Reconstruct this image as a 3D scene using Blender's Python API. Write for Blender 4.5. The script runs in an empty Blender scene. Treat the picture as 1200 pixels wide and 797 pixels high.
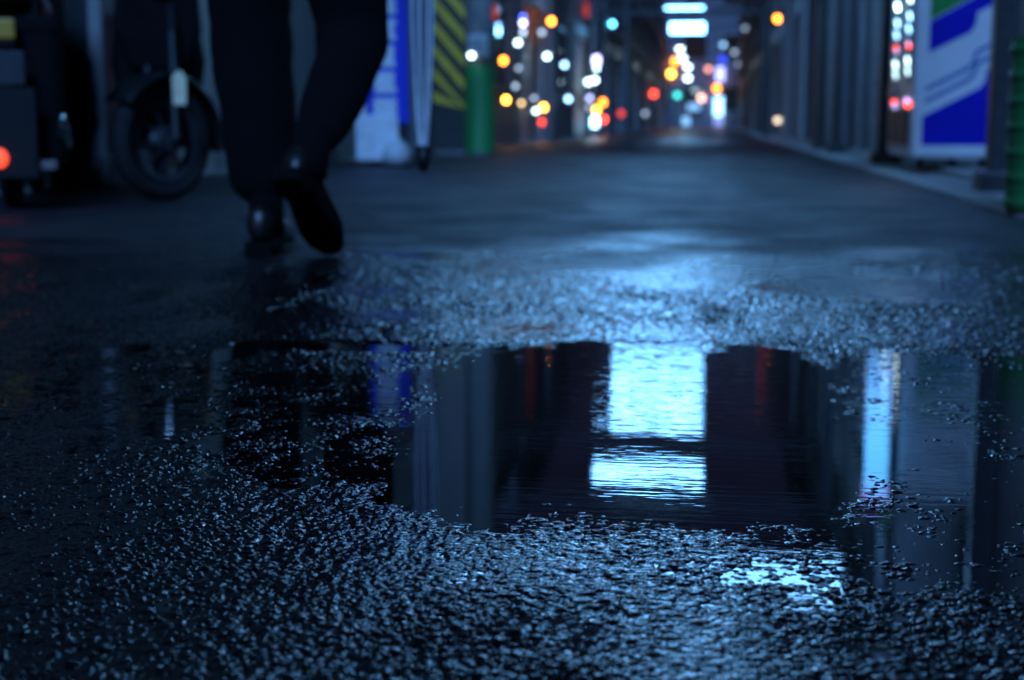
import bpy, bmesh, math, random
import numpy as np
from mathutils import Vector, Matrix, noise

random.seed(7)
S = bpy.context.scene
C = S.collection
R = math.radians

# ------------------------------------------------------------------ camera
F = 1700.0                      # focal length in photo pixels (1200 wide)
YH, XV, CAMZ = 145.0, 836.0, 0.30
pitch = math.atan((398.5 - YH) / F)
yaw = math.atan((XV - 600.0) * math.cos(pitch) / F)
fwd = Vector((-math.sin(yaw) * math.cos(pitch), math.cos(yaw) * math.cos(pitch), -math.sin(pitch)))
rgt = Vector((math.cos(yaw), math.sin(yaw), 0))
upv = rgt.cross(fwd)
EYE = Vector((0, 0, CAMZ))

def ray(px, py):
    return fwd + rgt * ((px - 600.0) / F) + upv * ((398.5 - py) / F)
def on_z(px, py, z=0.0):
    r = ray(px, py); return EYE + r * ((z - CAMZ) / r.z)
def on_x(px, py, x):
    r = ray(px, py); return EYE + r * (x / r.x)
def on_y(px, py, y):
    r = ray(px, py); return EYE + r * (y / r.y)

cd = bpy.data.cameras.new('camera')
cam = bpy.data.objects.new('camera', cd); C.objects.link(cam)
M = Matrix((rgt, upv, -fwd)).transposed().to_4x4()
M.translation = EYE
cam.matrix_world = M
cd.sensor_width = 36; cd.lens = F / 1200 * 36
cd.clip_start = 0.05; cd.clip_end = 2000
cd.dof.use_dof = True
cd.dof.focus_distance = (on_z(700, 590) - EYE).dot(fwd)
cd.dof.aperture_fstop = 6.0
S.camera = cam

# ------------------------------------------------------------------ helpers
def tag(o, label=None, cat=None, group=None, kind=None):
    if label: o['label'] = label
    if cat: o['category'] = cat
    if group: o['group'] = group
    if kind: o['kind'] = kind
    return o
def empty(name, loc=(0, 0, 0), rz=0.0):
    o = bpy.data.objects.new(name, None); C.objects.link(o)
    o.location = loc; o.rotation_euler = (0, 0, rz); o.empty_display_size = 0.1
    return o
def thing(name, label, cat, loc=(0, 0, 0), rz=0.0, group=None):
    return tag(empty(name, loc, rz), label, cat, group)
def copy_tree(o, parent=None):
    c = o.copy(); C.objects.link(c)
    if parent is not None: c.parent = parent
    for ch in [k for k in S.objects if k.parent is o]: copy_tree(ch, c)
    return c

class MB:
    def __init__(self): self.v = []; self.f = []
    def add(self, vs, fs):
        b = len(self.v); self.v += [tuple(p) for p in vs]; self.f += [tuple(b + i for i in f) for f in fs]; return self
    def box(self, x0, x1, y0, y1, z0, z1, m=None):
        vs = [(x, y, z) for z in (z0, z1) for y in (y0, y1) for x in (x0, x1)]
        if m is not None: vs = [m @ Vector(p) for p in vs]
        return self.add(vs, [(0, 2, 3, 1), (4, 5, 7, 6), (0, 1, 5, 4), (2, 6, 7, 3), (0, 4, 6, 2), (1, 3, 7, 5)])
    def tube(self, pts, rad, n=10, cap=True, sx=1.0):
        pts = [Vector(p) for p in pts]; k = len(pts)
        rads = rad if isinstance(rad, (list, tuple)) else [rad] * k
        vs = []; fs = []; ref = None
        for i, p in enumerate(pts):
            t = (pts[min(i + 1, k - 1)] - pts[max(i - 1, 0)]).normalized()
            if ref is None:
                ref = Vector((1, 0, 0)) if abs(t.x) < .9 else Vector((0, 1, 0))
            a = (ref - t * ref.dot(t)).normalized(); b = t.cross(a); ref = a
            for j in range(n):
                w = 2 * math.pi * j / n
                vs.append(p + (a * math.cos(w) * sx + b * math.sin(w)) * rads[i])
        for i in range(k - 1):
            for j in range(n):
                fs.append((i * n + j, i * n + (j + 1) % n, (i + 1) * n + (j + 1) % n, (i + 1) * n + j))
        if cap:
            fs.append(tuple(range(n - 1, -1, -1))); fs.append(tuple((k - 1) * n + j for j in range(n)))
        return self.add(vs, fs)
    def lathe(self, prof, n=20, c=(0, 0, 0), axis='z', start=0, arc=2 * math.pi):
        vs = []; fs = []; full = abs(arc - 2 * math.pi) < 1e-6
        m = n if full else n + 1
        for (r, h) in prof:
            for j in range(m):
                w = start + arc * j / n
                q = (r * math.cos(w), r * math.sin(w), h)
                if axis == 'x': q = (h, r * math.cos(w), r * math.sin(w))
                if axis == 'y': q = (r * math.cos(w), h, r * math.sin(w))
                vs.append((q[0] + c[0], q[1] + c[1], q[2] + c[2]))
        for i in range(len(prof) - 1):
            for j in range(n):
                j2 = (j + 1) % m
                fs.append((i * m + j, i * m + j2, (i + 1) * m + j2, (i + 1) * m + j))
        return self.add(vs, fs)
    def ball(self, c, rx, ry, rz, n=16, k=10):
        prof = [(max(math.sin(math.pi * i / k), 1e-4), -math.cos(math.pi * i / k)) for i in range(k + 1)]
        b = len(self.v); self.lathe(prof, n)
        for i in range(b, len(self.v)):
            p = self.v[i]; self.v[i] = (c[0] + p[0] * rx, c[1] + p[1] * ry, c[2] + p[2] * rz)
        return self
    def torus(self, R0, r0, c=(0, 0, 0), axis='x', n=32, k=10):
        prof = [(R0 + r0 * math.cos(2 * math.pi * i / k), r0 * math.sin(2 * math.pi * i / k)) for i in range(k + 1)]
        return self.lathe(prof, n, c, axis)
    def prism(self, poly, d0, d1, f):
        n = len(poly)
        vs = [f(a, b, d0) for a, b in poly] + [f(a, b, d1) for a, b in poly]
        fs = [tuple(range(n)), tuple(range(2 * n - 1, n - 1, -1))] + [(i, (i + 1) % n, n + (i + 1) % n, n + i) for i in range(n)]
        return self.add(vs, fs)
    def build(self, name, mat, parent=None, bevel=0.0, smooth=False, loc=None, subd=0):
        me = bpy.data.meshes.new(name)
        me.from_pydata([tuple(p) for p in self.v], [], self.f)
        bm = bmesh.new(); bm.from_mesh(me)
        bmesh.ops.remove_doubles(bm, verts=bm.verts, dist=1e-5)
        bmesh.ops.recalc_face_normals(bm, faces=bm.faces)
        bm.to_mesh(me); bm.free()
        me.materials.append(mat)
        o = bpy.data.objects.new(name, me); C.objects.link(o)
        if parent is not None: o.parent = parent
        if loc is not None: o.location = loc
        if bevel:
            b = o.modifiers.new('bevel', 'BEVEL'); b.width = bevel; b.segments = 2; b.limit_method = 'ANGLE'
        if subd:
            s = o.modifiers.new('sub', 'SUBSURF'); s.levels = s.render_levels = subd
        if smooth:
            me.polygons.foreach_set('use_smooth', [True] * len(me.polygons))
        return o

# ------------------------------------------------------------------ materials
def mat(name, col, rough=.6, metal=0.0, var=.25, scale=6.0, bump=0.0, bscale=60.0, spec=.5, coat=0.0, streak=False):
    m = bpy.data.materials.new(name); m.use_nodes = True
    nt = m.node_tree; p = nt.nodes['Principled BSDF']
    tc = nt.nodes.new('ShaderNodeTexCoord')
    n = nt.nodes.new('ShaderNodeTexNoise'); n.inputs['Scale'].default_value = scale; n.inputs['Detail'].default_value = 6
    if streak:
        mp = nt.nodes.new('ShaderNodeMapping'); mp.inputs['Scale'].default_value = (1, 1, .12)
        nt.links.new(tc.outputs['Object'], mp.inputs['Vector']); nt.links.new(mp.outputs[0], n.inputs['Vector'])
    else:
        nt.links.new(tc.outputs['Object'], n.inputs['Vector'])
    rp = nt.nodes.new('ShaderNodeValToRGB')
    rp.color_ramp.elements[0].position = .3; rp.color_ramp.elements[1].position = .7
    rp.color_ramp.elements[0].color = (*[c * (1 - var) for c in col], 1)
    rp.color_ramp.elements[1].color = (*[min(1, c * (1 + var)) for c in col], 1)
    nt.links.new(n.outputs['Fac'], rp.inputs[0]); nt.links.new(rp.outputs[0], p.inputs['Base Color'])
    p.inputs['Roughness'].default_value = rough; p.inputs['Metallic'].default_value = metal
    p.inputs['Specular IOR Level'].default_value = spec
    if coat: p.inputs['Coat Weight'].default_value = coat; p.inputs['Coat Roughness'].default_value = .1
    if bump:
        b = nt.nodes.new('ShaderNodeBump'); b.inputs['Strength'].default_value = bump; b.inputs['Distance'].default_value = .01
        n2 = nt.nodes.new('ShaderNodeTexNoise'); n2.inputs['Scale'].default_value = bscale; n2.inputs['Detail'].default_value = 4
        nt.links.new(tc.outputs['Object'], n2.inputs['Vector'])
        nt.links.new(n2.outputs['Fac'], b.inputs['Height']); nt.links.new(b.outputs[0], p.inputs['Normal'])
    return m
def emit(name, col, strength):
    m = bpy.data.materials.new(name); m.use_nodes = True
    nt = m.node_tree; p = nt.nodes['Principled BSDF']
    p.inputs['Base Color'].default_value = (*[min(.8, c) for c in col], 1)
    p.inputs['Roughness'].default_value = .4
    tc = nt.nodes.new('ShaderNodeTexCoord')
    n = nt.nodes.new('ShaderNodeTexNoise'); n.inputs['Scale'].default_value = 3
    nt.links.new(tc.outputs['Object'], n.inputs['Vector'])
    rp = nt.nodes.new('ShaderNodeValToRGB')
    rp.color_ramp.elements[0].color = (*[c * .9 for c in col], 1); rp.color_ramp.elements[1].color = (*col, 1)
    nt.links.new(n.outputs['Fac'], rp.inputs[0]); nt.links.new(rp.outputs[0], p.inputs['Emission Color'])
    p.inputs['Emission Strength'].default_value = strength
    return m

CY = (.17, .50, 1.0)
MT = dict(
    plaster=mat('grey_plaster', (.27, .28, .30), .85, var=.2, bump=.3, streak=True),
    plaster2=mat('pale_plaster', (.42, .42, .40), .85, var=.2, bump=.3, streak=True),
    brick=mat('brown_tile', (.27, .24, .25), .7, var=.3, scale=14, bump=.4),
    pillar_grey=mat('pillar_render', (.26, .26, .26), .85, var=.2, bump=.3, streak=True),
    concrete=mat('concrete', (.17, .17, .17), .85, var=.25, scale=9, bump=.5),
    dark=mat('dark_cladding', (.13, .13, .15), .6, var=.3),
    shutter=mat('shutter_steel', (.46, .48, .50), .5, metal=.15, var=.15, streak=True),
    shutter2=mat('shutter_pinkish_paint', (.50, .30, .34), .5, var=.15, streak=True),
    glass=mat('dark_glass', (.015, .018, .02), .05, var=.2, spec=.8),
    steel=mat('galvanised_steel', (.35, .37, .39), .45, metal=.6, var=.2, scale=20),
    dsteel=mat('dark_steel', (.045, .05, .055), .4, metal=.4, var=.25, scale=20),
    black=mat('black_plastic', (.005, .005, .006), .45, var=.3, scale=20, spec=.3),
    pannier=mat('matt_black_box', (.004, .004, .005), .85, var=.3, scale=20, spec=.12),
    rubber=mat('tyre_rubber', (.006, .006, .006), .85, var=.25, scale=40, bump=.4),
    chrome=mat('chrome', (.7, .7, .7), .14, metal=1.0, var=.05),
    paintw=mat('white_cabinet_paint', (.74, .76, .78), .35, var=.06, coat=.3),
    blue=mat('blue_decal', (.003, .008, .46), .6, var=.1, spec=.2),
    lblue=mat('pale_blue_decal', (.11, .19, .48), .35, var=.1),
    greend=mat('green_decal', (.02, .27, .05), .35, var=.1),
    signblue=mat('blue_sign_sheet', (.012, .035, .50), .45, var=.15, streak=True),
    signwhite=mat('white_sign_paint', (.62, .64, .66), .5, var=.15, scale=25),
    yellow=mat('yellow_paint', (.62, .42, .03), .55, var=.25, scale=18),
    hblack=mat('black_hazard_sheet', (.02, .02, .02), .6, var=.3),
    greenwrap=mat('green_pole_sheet', (.015, .20, .055), .5, var=.25, streak=True),
    dgreen=mat('dark_green_paint', (.02, .16, .045), .5, var=.25, streak=True),
    wool=mat('black_wool_cloth', (.0025, .0025, .0035), .95, var=.3, scale=80, bump=.35, bscale=300, spec=.15),
    leather=mat('black_leather', (.008, .007, .007), .38, var=.3, scale=60, bump=.15, bscale=120),
    sole=mat('shoe_sole', (.0035, .0035, .0035), .9, var=.3, scale=50, spec=.1),
    skin=mat('skin', (.42, .26, .19), .55, var=.1, scale=30),
    hair=mat('black_hair', (.012, .010, .009), .5, var=.4, scale=90, bump=.5, bscale=200),
    bag=mat('pale_bag_plastic', (.42, .44, .46), .4, var=.15, scale=12, bump=.6, bscale=30),
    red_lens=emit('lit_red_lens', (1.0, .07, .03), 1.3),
    amber=mat('amber_lens', (.55, .30, .05), .25, var=.1),
    sticker=mat('pale_sticker', (.85, .72, .45), .4, var=.2, scale=30),
    iron=mat('wet_cast_iron', (.55, .55, .55), .36, metal=1.0, var=.3, scale=20, bump=.25, bscale=60),
    slab=mat('gutter_concrete', (.40, .40, .38), .6, var=.25, scale=7, bump=.5, bscale=90),
    lightbox=emit('lit_lightbox_acrylic', CY, 21.0),
    lightbox_fill=emit('lit_fill_lightbox', CY, 9.0),
    lightbox_near=emit('lit_near_lightbox', CY, 9.0),
    cream=mat('paper_cream', (.6, .5, .36), .7, var=.1),
)

# ------------------------------------------------------------------ the road surface (real relief)
rng = np.random.default_rng(3)
def hash01(ix, iy, k):
    h = (ix.astype(np.int64) * 374761393 + iy.astype(np.int64) * 668265263 + k * 974634777) & 0xFFFFFFFF
    h = ((h ^ (h >> 13)) * 1274126177) & 0xFFFFFFFF
    h = (h ^ (h >> 16)) & 0xFFFFFFFF
    return h / 4294967296.0
def vnoise(x, y, k=0):
    xi = np.floor(x); yi = np.floor(y); fx = x - xi; fy = y - yi
    fx = fx * fx * (3 - 2 * fx); fy = fy * fy * (3 - 2 * fy)
    a = hash01(xi, yi, k); b = hash01(xi + 1, yi, k); c = hash01(xi, yi + 1, k); d = hash01(xi + 1, yi + 1, k)
    return (a * (1 - fx) + b * fx) * (1 - fy) + (c * (1 - fx) + d * fx) * fy
def fbm(x, y, k=0, o=4):
    s = 0; a = .5
    for i in range(o):
        s = s + a * vnoise(x * 2 ** i, y * 2 ** i, k + i); a *= .5
    return s * 2 - 1 + .06
def stones(x, y, cell, k):
    """rounded aggregate: a dome per jittered cell, each with its own height, size and tilt"""
    gx = x / cell; gy = y / cell
    xi = np.floor(gx); yi = np.floor(gy)
    best = np.zeros_like(gx)
    for dx in (-1, 0, 1):
        for dy in (-1, 0, 1):
            cx = xi + dx; cy = yi + dy
            px = cx + .15 + .7 * hash01(cx, cy, k); py = cy + .15 + .7 * hash01(cx, cy, k + 1)
            r = .42 + .34 * hash01(cx, cy, k + 2); hgt = .25 + .75 * hash01(cx, cy, k + 3)
            tx = (hash01(cx, cy, k + 4) - .5) * .9; ty = (hash01(cx, cy, k + 5) - .5) * .9
            ux = (gx - px); uy = (gy - py)
            d2 = (ux * ux + uy * uy) / (r * r)
            h = hgt * np.clip(1 - d2 * d2, 0, 1) * (1 + tx * ux + ty * uy)
            best = np.maximum(best, h)
    return best
def soft(d, w):   # d<0 inside -> 1
    t = np.clip(.5 - d / (2 * w), 0, 1); return t * t * (3 - 2 * t)
def blob(x, y, cx, cy, rx, ry, w, p=2.5, wob=0.0, k=50, ws=9.0):
    q = (np.abs((x - cx) / rx) ** p + np.abs((y - cy) / ry) ** p) ** (1 / p) - 1
    if wob: q = q + wob * fbm(x * ws, y * ws * .6, k)
    return soft(q, w)

MH = on_z(1032, 336); MH_R = .19
def ground_height(x, y):
    w = fbm(x * 2.1, y * 1.3, 11)
    m = .0024 + .0020 * w + .0026 * fbm(x * 8, y * 6, 21)
    damp = np.zeros_like(x)
    # main puddle, its right-hand shallows with stones poking out, the thin film on the left, small hollows
    core = blob(x, y, -.085, 1.545, .19, .405, .24, 4.0, .20, 31, 13)
    lobe = blob(x, y, -.045, 1.135, .06, .045, .25, 2, .12, 33, 20)
    right = blob(x, y, .28, 1.46, .32, .52, .30, 2.4, .22, 35)
    left = blob(x, y, -.38, 1.47, .30, .34, .55, 2.2, .35, 37)
    front = blob(x, y, -.06, .995, .40, .13, .45, 2.2, .35, 49, 14)
    spots = np.maximum.reduce([blob(x, y, q_.x, q_.y, .028, .05, .4, 2, .2, 51) for q_ in (on_z(145, 411), on_z(340, 362), on_z(275, 414))])
    left2 = blob(x, y, -.85, 1.62, .40, .30, .45, 2.2, .30, 39)
    strip = blob(x, y, -.47, 1.90, .16, .035, .4, 2.2, .3, 41)
    far = blob(x, y, -.60, 1.90, .05, .05, .4, 2.2, .3, 43)
    def to(m, b, target): return m * (1 - b) + target * b
    m = to(m, left2, .0010 + .0018 * w)
    m = to(m, front, .0016 + .0008 * w + .0016 * fbm(x * 17, y * 11, 63))
    m = to(m, left, .0000 + .0010 * w + .0016 * fbm(x * 19, y * 11, 65))
    m = to(m, spots, -.0026)
    m = to(m, right, -.0006 + .0008 * w + .0018 * fbm(x * 14, y * 9, 61))
    m = to(m, strip, -.0022)
    m = to(m, far, -.0022)
    m = to(m, np.maximum(core, lobe), -.0075)
    # relief of the aggregate, buried by fine wet silt near the puddle's far rim
    silt = blob(x, y, -.28, 2.08, .42, .17, .5, 2.2, .25, 45)
    rim = blob(x, y, -.03, 1.055, .17, .05, .5, 2.2, .25, 47)
    amp = .0027 * (1 - .35 * silt) * (1 - .15 * rim)
    amp = amp * (.35 + 1.25 * vnoise(x * 8.3, y * 6.3, 71))
    wx = x + .0016 * fbm(x * 210, y * 210, 81, 2); wy = y + .0016 * fbm(x * 210 + 9, y * 210, 83, 2)
    rel = np.maximum(stones(wx, wy, .0100, 100) ** 1.6, (.45 + .6 * vnoise(x * 31, y * 27, 77)) * stones(wx + .37, wy + 1.9, .0056, 200))
    rel = rel + .20 * stones(wx + 3.1, wy, .0042, 300) + .55 * fbm(x * 46, y * 40, 90, 3) + .12 * fbm(x * 240, y * 240, 95, 2)
    pat = blob(x, y, MH.x, MH.y, .20, .25, .16, 2.2, .16, 53, 8)
    amp = amp * (1 - .45 * pat); m = to(m, pat, .0006 + .0006 * w)
    m = m + .0004 * silt - .0006 * rim
    z = m + amp * (rel - .60)
    return z

def road_grid(name, y0, y1, nrow, ncol, xl, xr, hfun, m):
    ys = y0 * (y1 / y0) ** (np.arange(nrow) / (nrow - 1))
    u = np.linspace(0, 1, ncol)
    X = np.empty((nrow, ncol)); Y = np.repeat(ys[:, None], ncol, 1)
    X[:] = xl(ys)[:, None] * (1 - u) + xr(ys)[:, None] * u
    Z = hfun(X, Y)
    co = np.stack([X, Y, Z], -1).reshape(-1, 3).astype(np.float32)
    me = bpy.data.meshes.new(name)
    nv = nrow * ncol; nf = (nrow - 1) * (ncol - 1)
    me.vertices.add(nv); me.vertices.foreach_set('co', co.ravel())
    idx = np.arange(nv).reshape(nrow, ncol)
    q = np.stack([idx[:-1, :-1], idx[:-1, 1:], idx[1:, 1:], idx[1:, :-1]], -1).reshape(-1, 4).astype(np.int32)
    me.loops.add(nf * 4); me.loops.foreach_set('vertex_index', q.ravel())
    me.polygons.add(nf); me.polygons.foreach_set('loop_start', np.arange(0, nf * 4, 4, dtype=np.int32))
    me.polygons.foreach_set('use_smooth', np.ones(nf, bool))
    me.update(); me.materials.append(m)
    o = bpy.data.objects.new(name, me); C.objects.link(o)
    return o

def asphalt(name, bumpy, rlo, rhi, patch=None):
    m = bpy.data.materials.new(name); m.use_nodes = True
    nt = m.node_tree; p = nt.nodes['Principled BSDF']
    L = nt.links.new
    g = nt.nodes.new('ShaderNodeNewGeometry')
    n1 = nt.nodes.new('ShaderNodeTexVoronoi'); n1.inputs['Scale'].default_value = 110
    L(g.outputs['Position'], n1.inputs['Vector'])
    r1 = nt.nodes.new('ShaderNodeValToRGB')
    r1.color_ramp.elements[0].color = (.012, .012, .013, 1); r1.color_ramp.elements[1].color = (.05, .049, .047, 1)
    L(n1.outputs['Color'], r1.inputs[0]); L(r1.outputs[0], p.inputs['Base Color'])
    n2 = nt.nodes.new('ShaderNodeTexNoise'); n2.inputs['Scale'].default_value = 2.2; n2.inputs['Detail'].default_value = 7
    L(g.outputs['Position'], n2.inputs['Vector'])
    mr = nt.nodes.new('ShaderNodeMapRange'); mr.inputs['From Min'].default_value = .35; mr.inputs['From Max'].default_value = .65
    mr.inputs['To Min'].default_value = rlo; mr.inputs['To Max'].default_value = rhi
    L(n2.outputs['Fac'], mr.inputs['Value'])
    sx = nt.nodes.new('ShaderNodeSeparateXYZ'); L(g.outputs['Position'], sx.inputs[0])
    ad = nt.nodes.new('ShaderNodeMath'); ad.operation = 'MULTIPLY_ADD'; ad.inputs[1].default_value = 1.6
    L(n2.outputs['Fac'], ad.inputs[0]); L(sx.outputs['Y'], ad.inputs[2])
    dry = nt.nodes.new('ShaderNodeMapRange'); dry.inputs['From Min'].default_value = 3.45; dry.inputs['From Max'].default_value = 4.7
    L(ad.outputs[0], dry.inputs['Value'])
    mm = nt.nodes.new('ShaderNodeMix'); mm.data_type = 'FLOAT'
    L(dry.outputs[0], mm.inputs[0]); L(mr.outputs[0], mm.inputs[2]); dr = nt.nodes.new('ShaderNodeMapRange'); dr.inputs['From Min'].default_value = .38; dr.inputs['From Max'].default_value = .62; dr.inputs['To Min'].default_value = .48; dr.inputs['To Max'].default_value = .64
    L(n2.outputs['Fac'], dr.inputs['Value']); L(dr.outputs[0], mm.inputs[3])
    wet = nt.nodes.new('ShaderNodeMapRange'); wet.inputs['From Min'].default_value = 15; wet.inputs['From Max'].default_value = 26
    L(ad.outputs[0], wet.inputs['Value'])
    m2 = nt.nodes.new('ShaderNodeMix'); m2.data_type = 'FLOAT'
    L(wet.outputs[0], m2.inputs[0]); L(mm.outputs[0], m2.inputs[2]); m2.inputs[3].default_value = .33
    if patch:
        ds = nt.nodes.new('ShaderNodeVectorMath'); ds.operation = 'DISTANCE'; ds.inputs[1].default_value = (patch.x, patch.y, 0)
        L(g.outputs['Position'], ds.inputs[0])
        pm_ = nt.nodes.new('ShaderNodeMapRange'); pm_.inputs['From Min'].default_value = .12; pm_.inputs['From Max'].default_value = .30
        L(ds.outputs['Value'], pm_.inputs['Value'])
        m3 = nt.nodes.new('ShaderNodeMix'); m3.data_type = 'FLOAT'; m3.inputs[2].default_value = .31
        L(pm_.outputs[0], m3.inputs[0]); L(m2.outputs[0], m3.inputs[3]); L(m3.outputs[0], p.inputs['Roughness'])
    else:
        L(m2.outputs[0], p.inputs['Roughness'])
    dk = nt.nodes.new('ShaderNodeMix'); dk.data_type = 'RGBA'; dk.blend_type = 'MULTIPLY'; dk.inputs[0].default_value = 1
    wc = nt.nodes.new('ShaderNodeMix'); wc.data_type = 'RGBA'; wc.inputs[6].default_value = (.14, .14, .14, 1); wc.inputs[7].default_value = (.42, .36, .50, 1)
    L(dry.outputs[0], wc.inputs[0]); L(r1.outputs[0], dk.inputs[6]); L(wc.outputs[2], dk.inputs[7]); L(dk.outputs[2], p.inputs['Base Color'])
    p.inputs['IOR'].default_value = 1.45
    b = nt.nodes.new('ShaderNodeBump'); b.inputs['Strength'].default_value = bumpy; b.inputs['Distance'].default_value = .004
    n3 = nt.nodes.new('ShaderNodeTexNoise' if bumpy < .5 else 'ShaderNodeTexVoronoi'); n3.inputs['Scale'].default_value = 500 if bumpy < .5 else 120
    L(g.outputs['Position'], n3.inputs['Vector'])
    L(n3.outputs['Fac' if bumpy < .5 else 'Distance'], b.inputs['Height'])
    if bumpy < .5:                       # fine grit between and on the stones
        n4 = nt.nodes.new('ShaderNodeTexVoronoi'); n4.inputs['Scale'].default_value = 330
        L(g.outputs['Position'], n4.inputs['Vector'])
        b4 = nt.nodes.new('ShaderNodeBump'); b4.inputs['Strength'].default_value = .14; b4.inputs['Distance'].default_value = .0011
        L(n4.outputs['Distance'], b4.inputs['Height']); L(b.outputs[0], b4.inputs['Normal']); L(b4.outputs[0], p.inputs['Normal'])
    else:
        L(b.outputs[0], p.inputs['Normal'])
    return m
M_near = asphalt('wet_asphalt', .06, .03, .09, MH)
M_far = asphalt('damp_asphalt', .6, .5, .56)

KERB_X = .98
NEAR_END = 5.2
XL = lambda y: np.maximum(-2.95, -.66 * y - .22)
XR = lambda y: np.minimum(KERB_X, .35 * y + .27)
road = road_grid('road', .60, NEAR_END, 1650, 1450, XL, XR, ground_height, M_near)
tag(road, 'wet rough asphalt of the alley', None, None, 'structure')
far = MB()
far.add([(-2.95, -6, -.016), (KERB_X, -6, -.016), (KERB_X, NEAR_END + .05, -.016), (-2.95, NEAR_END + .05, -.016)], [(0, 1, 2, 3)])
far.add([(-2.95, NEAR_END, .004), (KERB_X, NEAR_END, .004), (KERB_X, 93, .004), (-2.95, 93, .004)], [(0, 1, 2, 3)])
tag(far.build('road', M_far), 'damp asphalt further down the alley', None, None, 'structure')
gs = MB(); gs.add([(-300, -100, -.03), (300, -100, -.03), (300, 500, -.03), (-300, 500, -.03)], [(0, 1, 2, 3)])
tag(gs.build('ground', MT['concrete']), None, None, None, 'structure')

# the standing water: a level sheet that shows wherever the asphalt dips below it
m = bpy.data.materials.new('puddle_water'); m.use_nodes = True
nt = m.node_tree; L = nt.links.new
nt.nodes.remove(nt.nodes['Principled BSDF'])
out = nt.nodes['Material Output']
gl = nt.nodes.new('ShaderNodeBsdfGlossy'); gl.inputs['Roughness'].default_value = .012; gl.inputs['Color'].default_value = (1, 1, 1, 1)
tr = nt.nodes.new('ShaderNodeBsdfTransparent'); tr.inputs['Color'].default_value = (.42, .45, .46, 1)
fr = nt.nodes.new('ShaderNodeFresnel'); fr.inputs['IOR'].default_value = 1.333
mx = nt.nodes.new('ShaderNodeMixShader')
g = nt.nodes.new('ShaderNodeNewGeometry')
bp = nt.nodes.new('ShaderNodeBump'); bp.inputs['Strength'].default_value = .5; bp.inputs['Distance'].default_value = .00036
n1 = nt.nodes.new('ShaderNodeTexNoise'); n1.inputs['Scale'].default_value = 38; n1.inputs['Detail'].default_value = 3.0
mp = nt.nodes.new('ShaderNodeMapping'); mp.inputs['Scale'].default_value = (.28, 2.3, 1); mp.inputs['Rotation'].default_value = (0, 0, .12)
L(g.outputs['Position'], mp.inputs['Vector']); L(mp.outputs[0], n1.inputs['Vector'])
sx = nt.nodes.new('ShaderNodeSeparateXYZ'); L(g.outputs['Position'], sx.inputs[0])
rm = nt.nodes.new('ShaderNodeMapRange'); rm.inputs['From Min'].default_value = 1.36; rm.inputs['From Max'].default_value = 1.46
rm.inputs['To Min'].default_value = .55; rm.inputs['To Max'].default_value = 2.4
L(sx.outputs['Y'], rm.inputs['Value'])
hm_ = nt.nodes.new('ShaderNodeMath'); hm_.operation = 'MULTIPLY'
L(n1.outputs['Fac'], hm_.inputs[0]); L(rm.outputs[0], hm_.inputs[1]); L(hm_.outputs[0], bp.inputs['Height'])
for nd in (gl, fr): L(bp.outputs[0], nd.inputs['Normal'])
L(fr.outputs[0], mx.inputs[0]); L(tr.outputs[0], mx.inputs[1]); L(gl.outputs[0], mx.inputs[2])
L(mx.outputs[0], out.inputs['Surface'])
wat = MB()
ya, yb = .62, 2.95
wat.add([(float(XL(ya)) + .05, ya, 0), (float(XR(ya)) - .05, ya, 0), (float(XR(yb)) - .05, yb, 0), (float(XL(yb)) + .05, yb, 0)], [(0, 1, 2, 3)])
tag(wat.build('water', m), 'standing rainwater in the hollows of the asphalt', None, None, 'structure')

# concrete gutter slabs and raised apron on the right, pavement strip on the left
gu = MB(); random.seed(3)
for i in range(60):
    a = .3 + i * .6
    gu.box(KERB_X + .002, KERB_X + .30, a, a + .594, -.02, .014 + random.uniform(-.002, .002))
tag(gu.build('gutter', MT['slab'], bevel=.004), 'pale concrete gutter slabs along the right wall', None, None, 'structure')
ap = MB(); ap.box(KERB_X + .31, 6.0, .0, 36.3, -.02, .05); ap.box(KERB_X + .002, 6, 36.305, 92, -.02, .05)
tag(ap.build('pavement', MT['slab'], bevel=.01), 'raised concrete pavement by the right shops', None, None, 'structure')
al = MB(); al.box(-8, -2.952, 0, 92, -.02, .012)
tag(al.build('pavement', MT['slab'], bevel=.006), 'concrete strip before the left shops', None, None, 'structure')

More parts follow.
